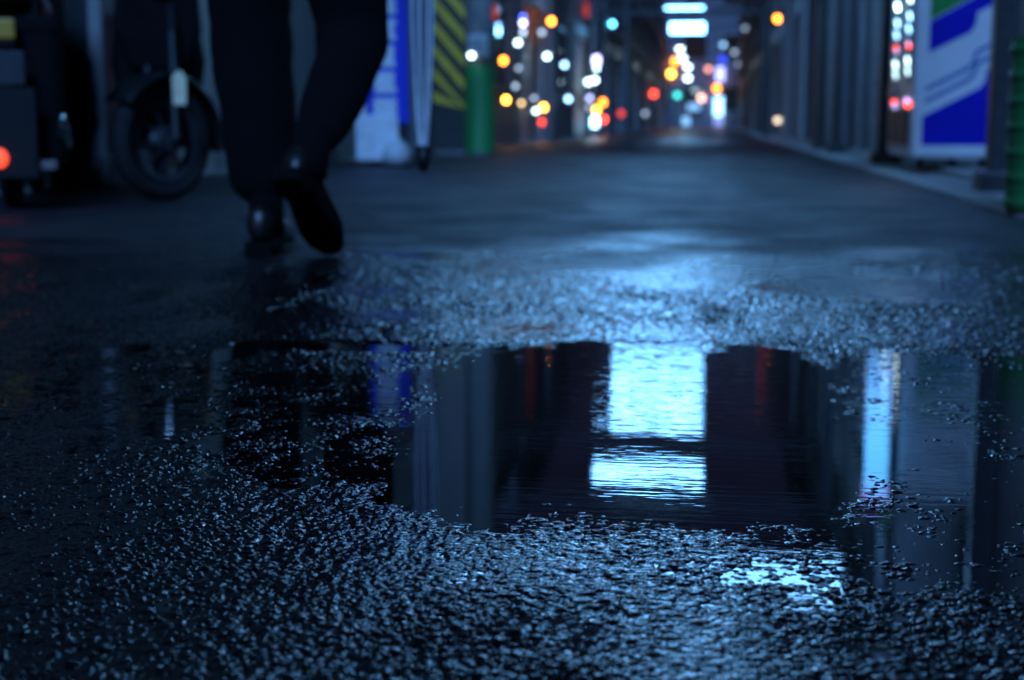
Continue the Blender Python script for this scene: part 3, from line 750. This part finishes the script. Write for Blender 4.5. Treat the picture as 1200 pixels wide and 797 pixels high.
# hazard-striped column
hz0 = on_z(527, 182); wd = .30
t = thing('column', 'square concrete column sheeted with yellow and black hazard stripes', 'column', (hz0.x, hz0.y, 0))
b = MB(); b.box(-wd / 2, wd / 2, 0, wd, 0, 5.0); b.build('shaft', MT['concrete'], t, bevel=.015)
b = MB(); b.box(-wd / 2 - .006, wd / 2 + .006, -.006, wd + .006, .05, 1.75); hs = b.build('hazard_sheet', MT['hblack'], t)
st = MB()
zc = .62
pit = .225
for face in range(2):
    for k in range(-1, 7):
        z = .55 + k * pit
        lo, hi = -wd / 2 - .004, wd / 2 + .004
        pl = []
        drop = .36
        poly = [(lo, z + drop / 2), (hi, z - drop / 2), (hi, z - drop / 2 + .105), (lo, z + drop / 2 + .105)]
        poly = [(a, min(1.74, max(.44, c))) for a, c in poly]
        if max(c for a, c in poly) - min(c for a, c in poly) < .02: continue
        if face == 0: st.prism(poly, .007, .010, lambda a, c, d: (a, -d, c))
        else: st.prism([(a + wd / 2, c) for a, c in poly], wd / 2 + .007, wd / 2 + .010, lambda a, c, d: (d, a, c))
st.build('yellow_stripe', MT['yellow'], t)

# blue sign board with white lettering blocks
sb = on_z(456, 197)
t = thing('sign_board', 'blue upright sign board with a column of white characters', 'sign', (sb.x, sb.y, 0), -.06)
k = (sb.y) / F
b = MB(); b.box(-26 * k, 24 * k, 0, .03, .30, 1.75); b.build('panel', MT['signblue'], t, bevel=.008)
b = MB(); b.box(-27 * k, 25 * k, -.004, .034, 1.752, 1.80); b.build('red_header', mat('red_sign_paint', (.35, .02, .03), .5), t, bevel=.004)
b = MB()
for x in (-22 * k, 20 * k): b.box(x - .012, x + .012, .035, .06, .0, 1.74)
for x in (-22 * k, 20 * k): b.box(x - .015, x + .015, -.16, .22, .0, .03)
b.build('stand', MT['dsteel'], t)
b = MB(); b.box(-40 * k, 12 * k, -.02, .028, .05, .36); b.box(-40 * k, -27.5 * k, -.018, .026, .362, .60); b.build('base_panel', MT['signwhite'], t, bevel=.008)
b = MB()
random.seed(5)
for i in range(8):                     # unreadable brush-like characters, as blurred in the photograph
    z1 = 1.70 - i * .175; x0, x1 = -19 * k, 11 * k; h = .155
    for j in range(3):
        z = z1 - h * (j + .5) / 3.1; b.box(x0 + random.uniform(0, .02), x1 - random.uniform(0, .02), -.004, -.0005, z - .019, z + .019)
    for x in (x0 + .04, (x0 + x1) / 2, x1 - .04):
        b.box(x - .016, x + .016, -.0065, -.0042, z1 - h + .01, z1 - .004)
b.build('lettering', MT['signwhite'], t)

# bags heaped by the sign
def bag(x, y, r, h, label, seed):
    t = thing('rubbish_bag', label, 'bag', (x, y, 0.012), seed)
    b = MB(); prof = [(.001, 0), (r * .8, .0), (r, h * .25), (r * .92, h * .55), (r * .5, h * .82), (r * .12, h * .93), (r * .26, h * 1.06), (.001, h)]
    b.lathe(prof, 28)
    for i, p in enumerate(b.v):
        n = noise.noise(Vector((p[0] * 7, p[1] * 7, p[2] * 7 + seed * 9))) * .28
        w = min(1, p[2] / .03)
        b.v[i] = (p[0] * (1 + n), p[1] * (1 + n * w), p[2] * (1 + .4 * n * w))
    b.build('sack', MT['bag'], t, smooth=True, subd=1)
    b = MB(); b.torus(r * .14, .012, (0, 0, h * .93), 'z', 14, 6); b.build('knot', MT['signwhite'], t)
bx = on_z(470, 196)
bag(bx.x + .02, bx.y - .22, .10, .20, 'pale rubbish bag in front of the blue sign board', 1)

# ------------------------------------------------------------------ motorbikes
def wheel(parent, c, Rr, steer=0.0, name='wheel'):
    w = empty(name, c, steer); w.parent = parent
    b = MB(); b.torus(Rr - .036, .036, axis='x', n=40, k=12); b.build('tyre', MT['rubber'], w, smooth=True)
    b = MB(); b.lathe([(Rr - .076, -.030), (Rr - .098, -.02), (Rr - .098, .02), (Rr - .076, .030)], 40, axis='x')
    b.lathe([(.001, -.055), (.045, -.055), (.05, -.03), (.05, .03), (.045, .055), (.001, .055)], 20, axis='x')
    for i in range(18):
        a = 2 * math.pi * i / 18; a2 = a + (.35 if i % 2 else -.35); x = .03 if i % 2 else -.03
        b.tube([(x, .045 * math.cos(a2), .045 * math.sin(a2)), (0, (Rr - .09) * math.cos(a), (Rr - .09) * math.sin(a))], .0035, 5)
    b.build('rim', MT['dsteel'], w)
    return w
def fender(parent, c, Rr, w, a0, a1, steer, m, name='mudguard'):
    o = MB(); o.lathe([(Rr, -w), (Rr + .012, -w * .8), (Rr + .022, 0), (Rr + .012, w), (Rr, w), (Rr - .004, w * .97), (Rr + .016, 0), (Rr - .004, -w * .97), (Rr, -w)], 20, axis='x', start=a0, arc=a1 - a0)
    ob = o.build(name, m, parent, smooth=True, loc=c); ob.rotation_euler = (0, 0, steer); return ob
def motorbike(loc, rz, label, steer, box):
    """origin under the frame centre, +y = forward"""
    t = thing('motorbike', label, 'motorbike', loc, rz, 'motorbikes parked by the left shops')
    Rr = .235; fy, ry = .60, -.60
    wheel(t, (0, fy, Rr), Rr, steer, 'front_wheel'); wheel(t, (0, ry, Rr), Rr, 0, 'rear_wheel')
    fender(t, (0, fy, Rr), Rr + .012, .075, R(35), R(190), steer, MT['black'])
    fender(t, (0, ry, Rr), Rr + .02, .07, R(5), R(175), 0, MT['black'])
    cs, sn = math.cos(steer), math.sin(steer)
    b = MB()
    for s in (-1, 1):
        x = .075 * s
        b.tube([(x * cs, fy + x * sn, Rr), (x * cs * 1.0, fy - .14 + x * sn, Rr + .42)], .022, 10)
        b.tube([(x * cs, fy - .14 + x * sn, Rr + .42), (x * .7, fy - .22, Rr + .62)], .026, 10)
    b.build('fork', MT['black'], t)
    b = MB(); b.tube([(0, fy - .2, .80), (0, .05, .50), (0, -.1, .34), (0, -.45, .40)], .045, 10); b.tube([(0, -.1, .52), (0, -.7, .66)], .04, 10)
    b.tube([(0, -.12, .34), (0, ry, Rr)], .03, 8); b.tube([(.1, -.5, .66), (.11, ry, Rr)], .028, 8); b.tube([(-.1, -.5, .66), (-.11, ry, Rr)], .028, 8)
    b.build('frame', MT['black'], t)
    b = MB(); b.box(-.11, .11, -.18, .16, .20, .44); b.tube([(-.15, .0, .30), (.15, .0, .30)], .07, 14); b.tube([(0, .1, .38), (0, .32, .42)], .07, 14)
    b.build('engine', MT['dsteel'], t, bevel=.02)
    b = MB()                            # leg shield: a folded, curved panel
    lw_ = .10 if box else .19
    vs = []; fs = []
    for i in range(7):
        z = .30 + i * .085
        for j in range(9):
            u = (j - 4) / 4; wv = lw_ - .04 * abs(i - 3) / 3
            vs.append((u * wv, .36 - .05 * i / 6 * 2 + .0 - .10 * u * u, z))
    for i in range(6):
        for j in range(8): fs.append((i * 9 + j, i * 9 + j + 1, i * 9 + j + 10, i * 9 + j + 9))
    b.add(vs, fs); o = b.build('leg_shield', MT['pannier'], t, smooth=True)
    sol = o.modifiers.new('solid', 'SOLIDIFY'); sol.thickness = .012
    b = MB(); b.prism([(-.10, .50), (.10, .50), (.17, .66), (.15, .92), (.09, 1.0), (-.09, 1.0), (-.15, .92), (-.17, .66)], fy - .30, fy - .13, lambda a, c, d: (a, d, c)); b.build('front_cowl', MT['pannier'], t, bevel=.03)
    b = MB(); b.lathe([(.001, -.05), (.05, -.045), (.055, -.03), (.055, .03), (.05, .045), (.001, .05)], 24, (0, fy, Rr), axis='x'); hb_ = b.build('hub', MT['dsteel'], t); hb_.location = (0, 0, 0)
    b = MB(); b.box(-.13, .13, -.66, .02, .70, .79); b.build('seat', MT['leather'], t, bevel=.035, smooth=True)
    b = MB(); b.box(-.10, .10, -.70, -.20, .54, .70); b.build('side_cover', MT['black'], t, bevel=.03)
    b = MB()
    b.tube([(-.34, fy - .36, 1.0), (-.2, fy - .28, 1.02), (0, fy - .24, .96), (.2, fy - .28, 1.02), (.34, fy - .36, 1.0)], .014, 8)
    hb = b.build('handlebar', MT['chrome'], t)
    for s in (-1, 1):
        g = MB(); g.tube([(.25 * s, fy - .31, 1.012), (.37 * s, fy - .38, .995)], .019, 10); g.build('grip', MT['rubber'], hb)
        g = MB(); g.tube([(.19 * s, fy - .28, 1.02), (.24 * s, fy - .27, 1.16)], .007, 6); g.ball((.25 * s, fy - .26, 1.19), .055, .018, .038, 14, 8); g.build('mirror', MT['black'], t)
        g = MB(); g.ball((.15 * s, fy - .13, .84), .03, .04, .03, 12, 8); g.build('turn_signal', MT['amber'], t, smooth=True)
    b = MB(); b.lathe([(.001, .13), (.07, .12), (.088, .09), (.09, .05), (.06, -.03), (.001, -.06)], 20, (0, fy - .18, .90), axis='y'); hl = b.build('headlight', MT['black'], t, smooth=True)
    b = MB(); b.lathe([(.001, .135), (.066, .127), (.075, .11)], 20, (0, fy - .18, .90), axis='y'); b.build('lens', MT['chrome'], hl, smooth=True)
    b = MB(); b.tube([(.14, .12, .32), (.16, .02, .20), (.16, -.3, .22), (.17, -.85, .30)], [.02, .025, .04, .045], 12); b.build('exhaust', MT['chrome'], t, smooth=True)
    b = MB(); b.box(-.085, .085, -.95, -.945, .43, .54); b.build('number_plate', MT['dsteel'] if box else MT['sticker'], t, bevel=.002)
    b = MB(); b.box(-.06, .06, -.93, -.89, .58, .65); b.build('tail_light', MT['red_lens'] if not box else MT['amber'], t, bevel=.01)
    b = MB(); b.box(-.16, .16, -.95, -.5, .80, .82)
    for x in (-.12, .12): b.tube([(x, -.55, .70), (x, -.62, .80)], .01, 6); b.tube([(x, -.8, .66), (x, -.86, .80)], .01, 6)
    b.build('luggage_rack', MT['dsteel'], t)
    if box:
        b = MB(); b.box(.05, .19, -.86, -.40, .14, .66); o = b.build('pannier', MT['pannier'], t, bevel=.025)
        g = MB(); g.box(.045, .195, -.865, -.395, .60, .665); g.build('lid', MT['pannier'], o, bevel=.02)
        g = MB(); g.box(.10, .17, -.872, -.862, .145, .175); g.build('latch', MT['chrome'], o)
        b = MB(); b.box(-.09, .115, -.965, -.955, .12, .42); fl = b.build('mudflap', MT['rubber'], t)
        g = MB(); g.ball((-.005, -.972, .185), .026, .012, .032, 14, 8); g.build('reflector', MT['red_lens'], fl, smooth=True)  # reflector given emission so that it glows by itself
    else:
        g = MB(); g.prism([(-.045, .0), (.045, .0), (.052, .16), (.02, .20), (-.02, .2), (-.052, .16)], 0, .008, lambda a, c, d: (a * .5 - .065, fy + .19 + d, c * .62 + .37)); g.build('pale_sticker', MT['sticker'], t)
    return t
w2 = on_z(193, 236)        # contact of the near wheel of the right-hand bike
hd = R(180 + 22)           # heading: towards the camera
fwdv = Vector((-math.sin(hd), math.cos(hd), 0))
motorbike(Vector((w2.x, w2.y, 0)) - fwdv * .60, hd, 'dark motorbike facing us with its front wheel turned, right one of the two', R(-50), False)
w1 = on_z(16, 243)
hd1 = R(22)
fv1 = Vector((-math.sin(hd1), math.cos(hd1), 0))
motorbike(Vector((w1.x, w1.y, 0)) + fv1 * .60, hd1, 'dark motorbike seen from behind with black pannier and glowing red rear reflector at left', 0.0, True)

pp = on_x(110, 200, -2.86)
t = thing('pillar', 'plain grey pillar against the shop between the two motorbikes', 'pillar', (pp.x, pp.y, .012))
b = MB(); b.box(-.12, .11, -.11, .11, 0, 3.2); b.build('shaft', MT['pillar_grey'], t, bevel=.02)
b = MB(); b.box(-.14, .13, -.13, .13, 0, .14); b.build('base', MT['concrete'], t, bevel=.012)

# ------------------------------------------------------------------ the walking person
def skin(name, m, parent, verts, edges, root=0, sub=2, noise_amp=0.0, noise_scale=9.0, extra=None):
    me = bpy.data.meshes.new(name)
    me.from_pydata([v[0] for v in verts], edges, [])
    o = bpy.data.objects.new(name, me); C.objects.link(o)
    sm = o.modifiers.new('skin', 'SKIN'); sm.use_smooth_shade = True
    for i, v in enumerate(verts):
        r = v[1]; r = r if isinstance(r, tuple) else (r, r)
        me.skin_vertices[0].data[i].radius = r
        me.skin_vertices[0].data[i].use_root = (i == root)
    ss = o.modifiers.new('s', 'SUBSURF'); ss.levels = ss.render_levels = sub
    dg = bpy.context.evaluated_depsgraph_get()
    nm = bpy.data.meshes.new_from_object(o.evaluated_get(dg))
    bpy.data.objects.remove(o); 
    nm.name = name
    if noise_amp:
        for v in nm.vertices:
            q = v.co
            n = noise.noise(Vector((q.x * noise_scale, q.y * noise_scale, q.z * noise_scale * 1.8))) + .5 * noise.noise(Vector((q.x * 3, q.y * 3, q.z * 22)))
            v.co = q + v.normal * n * noise_amp
    if extra is not None:
        bm = bmesh.new(); bm.from_mesh(nm)
        tmp = bpy.data.meshes.new('t'); tmp.from_pydata([tuple(p) for p in extra.v], [], extra.f); bm.from_mesh(tmp)
        bmesh.ops.recalc_face_normals(bm, faces=bm.faces); bm.to_mesh(nm); bm.free()
    nm.materials.clear(); nm.materials.append(m)
    nm.polygons.foreach_set('use_smooth', [True] * len(nm.polygons))
    ob = bpy.data.objects.new(name, nm); C.objects.link(ob); ob.parent = parent
    return ob
foot0 = on_z(316, 303)
PS = 1.0
pr = thing('person', 'person in dark trousers and black shoes walking away down the alley', 'person', (foot0.x + .03, foot0.y + .10, 0), 0)
HIP_Z = .93
Lh, Lk, La = (-.095, .02, HIP_Z - .03), (-.080, .07, .51), (-.030, .00, .10)
Rh, Rk, Ra = (.105, .03, HIP_Z - .03), (.118, .12, .49), (.095, -.20, .235)
tv = [((0, .02, 1.00), (.185, .135)), ((0, .02, HIP_Z), (.165, .13)),
      ((-.120, .03, .80), (.112, .12)), ((-.122, .07, .62), (.100, .105)), ((-.115, .07, .51), (.096, .10)), ((-.098, .05, .36), (.093, .10)), ((-.085, .02, .22), (.074, .09)), ((-.066, .0, .105), (.058, .075)),
      ((.100, .05, .80), (.105, .12)), ((.104, .10, .62), (.082, .10)), (Rk, (.090, .095)), ((.116, .03, .41), (.076, .085)), ((.104, -.09, .32), (.060, .066)), ((.096, -.185, .255), (.046, .055))]
skin('trousers', MT['wool'], pr, tv, [(0, 1), (1, 2), (2, 3), (3, 4), (4, 5), (5, 6), (6, 7), (1, 8), (8, 9), (9, 10), (10, 11), (11, 12), (12, 13)], 1, 2, .008, 8)
# body: one skin from head to feet (fingers are chains of the same skin)
bv = [((0, .02, HIP_Z), .12)]; be = []
def chain(start, pts):
    i = start
    for p in pts:
        bv.append(p); be.append((i, len(bv) - 1)); i = len(bv) - 1
    return i
ch = chain(0, [((0, .02, 1.10), (.13, .10)), ((0, .02, 1.28), (.15, .11)), ((0, .01, 1.42), (.10, .09))])
hd_ = chain(ch, [((0, .01, 1.50), .055), ((0, .03, 1.56), (.068, .08)), ((0, .035, 1.64), (.078, .098)), ((0, .03, 1.71), (.06, .075))])
lw = chain(ch, [((-.17, .01, 1.39), .06), ((-.24, -.02, 1.12), .042), ((-.25, .08, .88), .030), ((-.25, .11, .83), (.036, .02))])
rw = chain(ch, [((.17, .01, 1.39), .06), ((.24, -.03, 1.14), .042), ((.235, .13, 1.03), .030), ((.245, .20, 1.01), (.024, .034))])
for k in range(4):     # left fingers, hanging and slightly curled
    y = .085 + k * .018; ln = (.030, .034, .032, .025)[k]
    chain(lw, [((-.25, y, .80), .009), ((-.245, y + .004, .80 - ln), .0085), ((-.237, y + .008, .80 - 2 * ln), .0075)])
chain(lw, [((-.235, .135, .82), .010), ((-.228, .15, .785), .008)])
for k in range(4):     # right fingers closed round the umbrella handle
    z = 1.035 - k * .018
    chain(rw, [((.260, .225, z), .009), ((.278, .245, z), .0085), ((.262, .262, z), .0080), ((.242, .254, z), .0075)])
chain(rw, [((.235, .215, 1.045), .010), ((.240, .245, 1.06), .0085)])
chain(0, [((-.09, .02, .86), .08), ((-.08, .07, .51), .055), ((-.066, 0, .10), .034)])
chain(0, [((.10, .03, .86), .08), ((.118, .12, .49), .055), ((.095, -.20, .235), .036)])
face = MB()
face.ball((-.032, .125, 1.645), .012, .010, .011, 10, 8); face.ball((.032, .125, 1.645), .012, .010, .011, 10, 8)
face.add([(0, .13, 1.66), (-.016, .128, 1.605), (.016, .128, 1.605), (0, .158, 1.612)], [(0, 1, 3), (0, 3, 2), (1, 2, 3)])
face.ball((0, .122, 1.578), .024, .010, .007, 10, 8)
for s in (-1, 1): face.ball((.082 * s, .02, 1.63), .012, .022, .034, 10, 8)
skin('body', MT['skin'], pr, bv, be, 0, 1, extra=face)
jv = [((0, .02, .90), (.20, .15)), ((0, .02, 1.08), (.185, .14)), ((0, .015, 1.28), (.205, .145)), ((0, .01, 1.43), (.13, .11)), ((0, .01, 1.475), .07),
      ((-.19, .01, 1.38), .082), ((-.25, -.02, 1.12), .064), ((-.253, .07, .90), .05), ((.19, .01, 1.38), .082), ((.25, -.03, 1.13), .064), ((.235, .12, 1.035), .05)]
skin('jacket', MT['wool'], pr, jv, [(0, 1), (1, 2), (2, 3), (3, 4), (2, 5), (5, 6), (6, 7), (2, 8), (8, 9), (9, 10)], 2, 2, .006, 8)
hm = MB(); hm.ball((0, .005, 1.675), .098, .115, .095, 24, 14)
hm.v = [p if not (p[1] > .07 and p[2] < 1.70) else (p[0] * .8, .07, p[2]) for p in hm.v]
hm.build('hair', MT['hair'], pr, smooth=True)
b = MB(); b.tube([(-.066, .0, .20), (-.066, -.002, .12), (-.066, .0, .05)], [.042, .040, .040], 14); b.build('sock', MT['wool'], pr, smooth=True)
b = MB(); b.tube([(.094, -.15, .29), (.097, -.20, .235), (.104, -.225, .19)], [.042, .042, .036], 14); b.build('sock', MT['wool'], pr, smooth=True)
def shoe(parent, loc, rx, ry, rz):
    """heel at origin, toe along +y, sole at z=0"""
    sections = [(-.015, .026, .030, .075), (.02, .034, .032, .095), (.08, .033, .032, .090), (.14, .040, .036, .060), (.20, .046, .040, .048), (.245, .040, .036, .038), (.268, .022, .020, .028)]
    vs = []; fs = []; n = 16
    for (y, w, wb, h) in sections:
        for j in range(n):
            a = 2 * math.pi * j / n; c, s_ = math.cos(a), math.sin(a)
            x = c * (w if s_ > -.3 else wb); z = .018 + (h * .5) * (1 + s_) * (1 if s_ > 0 else 1)
            vs.append((x, y, max(.018, z)))
    for i in range(len(sections) - 1):
        for j in range(n): fs.append((i * n + j, i * n + (j + 1) % n, (i + 1) * n + (j + 1) % n, (i + 1) * n + j))
    fs.append(tuple(range(n))); fs.append(tuple((len(sections) - 1) * n + j for j in range(n)))
    m_ = MB(); m_.add(vs, fs); o = m_.build('shoe', MT['leather'], parent, smooth=True, subd=1, loc=loc); o.rotation_euler = (rx, ry, rz)
    so = MB()
    outl = [(-.03, -.025), (.03, -.025), (.038, .03), (.034, .09), (.046, .16), (.050, .21), (.040, .255), (.015, .282), (-.015, .282), (-.040, .255), (-.048, .21), (-.044, .16), (-.034, .09), (-.038, .03)]
    so.prism(outl, .004, .020, lambda a, c, d: (a, c, d)); so.prism([(x_, y_) for x_, y_ in outl if y_ < .06] , -.012, .004, lambda a, c, d: (a, c, d))
    so.build('sole', MT['sole'], o, bevel=.003)
    return o
shoe(pr, (-.068, -.055, .012), 0, 0, R(8))
shoe(pr, (.074, -.285, .180), R(-39), R(-2), R(-6))

# closed clear umbrella held in the right hand
uh = Vector((pr.location.x + .255, pr.location.y + .243, 1.04))
um = thing('umbrella', 'closed clear plastic umbrella with a black tip hanging beside the walking person', 'umbrella', uh)
tipz = .185 - uh.z
clear = mat('clear_umbrella_plastic', (.22, .27, .34), .25, var=.1, scale=20, spec=.6)
pn = clear.node_tree.nodes['Principled BSDF']; pn.inputs['Alpha'].default_value = .42
b = MB(); b.tube([(0, 0, .02), (0, 0, tipz + .06)], .006, 8); b.build('shaft', MT['steel'], um, smooth=True)
b = MB(); b.tube([(0, 0, -.06), (0, 0, .04), (0, .0, .075), (0, -.015, .105), (0, -.045, .115), (0, -.07, .10), (0, -.078, .075)], .011, 10); b.build('handle', MT['paintw'], um, smooth=True)
b = MB(); vs = []; fs = []; n = 64; rows = 26
z0, z1 = tipz + .05, -.14
for i in range(rows):
    f = i / (rows - 1); rr = .007 + .017 * min(1, f * 2.2) ** .8 - .008 * max(0, f - .75) * 4 * .6
    for j in range(n):
        a = 2 * math.pi * j / n + f * 1.1
        q_ = rr * (1 + .26 * math.cos(8 * a - f * 3)) ; vs.append((q_ * math.cos(a), q_ * math.sin(a), z0 + (z1 - z0) * f))
for i in range(rows - 1):
    for j in range(n): fs.append((i * n + j, i * n + (j + 1) % n, (i + 1) * n + (j + 1) % n, (i + 1) * n + j))
b.add(vs, fs); b.build('canopy', clear, um, smooth=True)
ribm = MT['signwhite']
for k in range(8):
    a0 = 2 * math.pi * k / 8
    pts = []
    for i in range(9):
        f = i / 8; rr = (.007 + .017 * min(1, f * 2.2) ** .8) * 1.12
        pts.append((rr * math.cos(a0), rr * math.sin(a0), z0 + (z1 - z0) * f))
    b = MB(); b.tube(pts, .0034, 5); b.build('rib', ribm, um)
b = MB(); b.tube([(0, 0, tipz + .062), (0, 0, tipz + .02), (0, 0, tipz)], [.017, .014, .009], 12); b.build('ferrule', MT['black'], um, smooth=True)

# ------------------------------------------------------------------ night sky and an added blue fill light
world = bpy.data.worlds.new('World'); S.world = world; world.use_nodes = True
nt = world.node_tree; bg = nt.nodes['Background']
sky = nt.nodes.new('ShaderNodeTexSky'); sky.sky_type = 'NISHITA'; sky.sun_disc = False
SUN_EL, SUN_ROT = R(4), R(200)
sky.sun_elevation = SUN_EL; sky.sun_rotation = SUN_ROT
tint = nt.nodes.new('ShaderNodeMix'); tint.data_type = 'RGBA'; tint.blend_type = 'MULTIPLY'; tint.inputs[0].default_value = 1
tint.inputs[7].default_value = (.40, .36, 1.0, 1)
nt.links.new(sky.outputs[0], tint.inputs[6]); nt.links.new(tint.outputs[2], bg.inputs['Color'])
bg.inputs['Strength'].default_value = .015
sd = bpy.data.lights.new('fill_sun', 'SUN'); sd.energy = 2.0; sd.angle = R(14); sd.color = (.15, .40, 1.0)  # added fill from behind the camera, standing in for shop light there
so = bpy.data.objects.new('fill_sun', sd); C.objects.link(so)
so.rotation_euler = (R(52), 0, R(1.5))

S.render.engine = 'CYCLES'
S.cycles.use_denoising = True
try: S.cycles.denoiser = 'OPENIMAGEDENOISE'
except Exception: pass
S.cycles.max_bounces = 6; S.cycles.diffuse_bounces = 2; S.cycles.glossy_bounces = 3; S.cycles.transparent_max_bounces = 8
S.cycles.caustics_reflective = False; S.cycles.caustics_refractive = False
S.cycles.sample_clamp_indirect = 2.0; S.cycles.sample_clamp_direct = 6.0; S.cycles.use_adaptive_sampling = False
S.cycles.use_light_tree = True
S.view_settings.view_transform = 'Standard'; S.view_settings.look = 'None'
S.view_settings.gamma = 1.0; S.view_settings.exposure = 0.65

def project(p):
    d = Vector(p) - EYE; z = d.dot(fwd)
    return (round(600 + F * d.dot(rgt) / z), round(398.5 - F * d.dot(upv) / z))
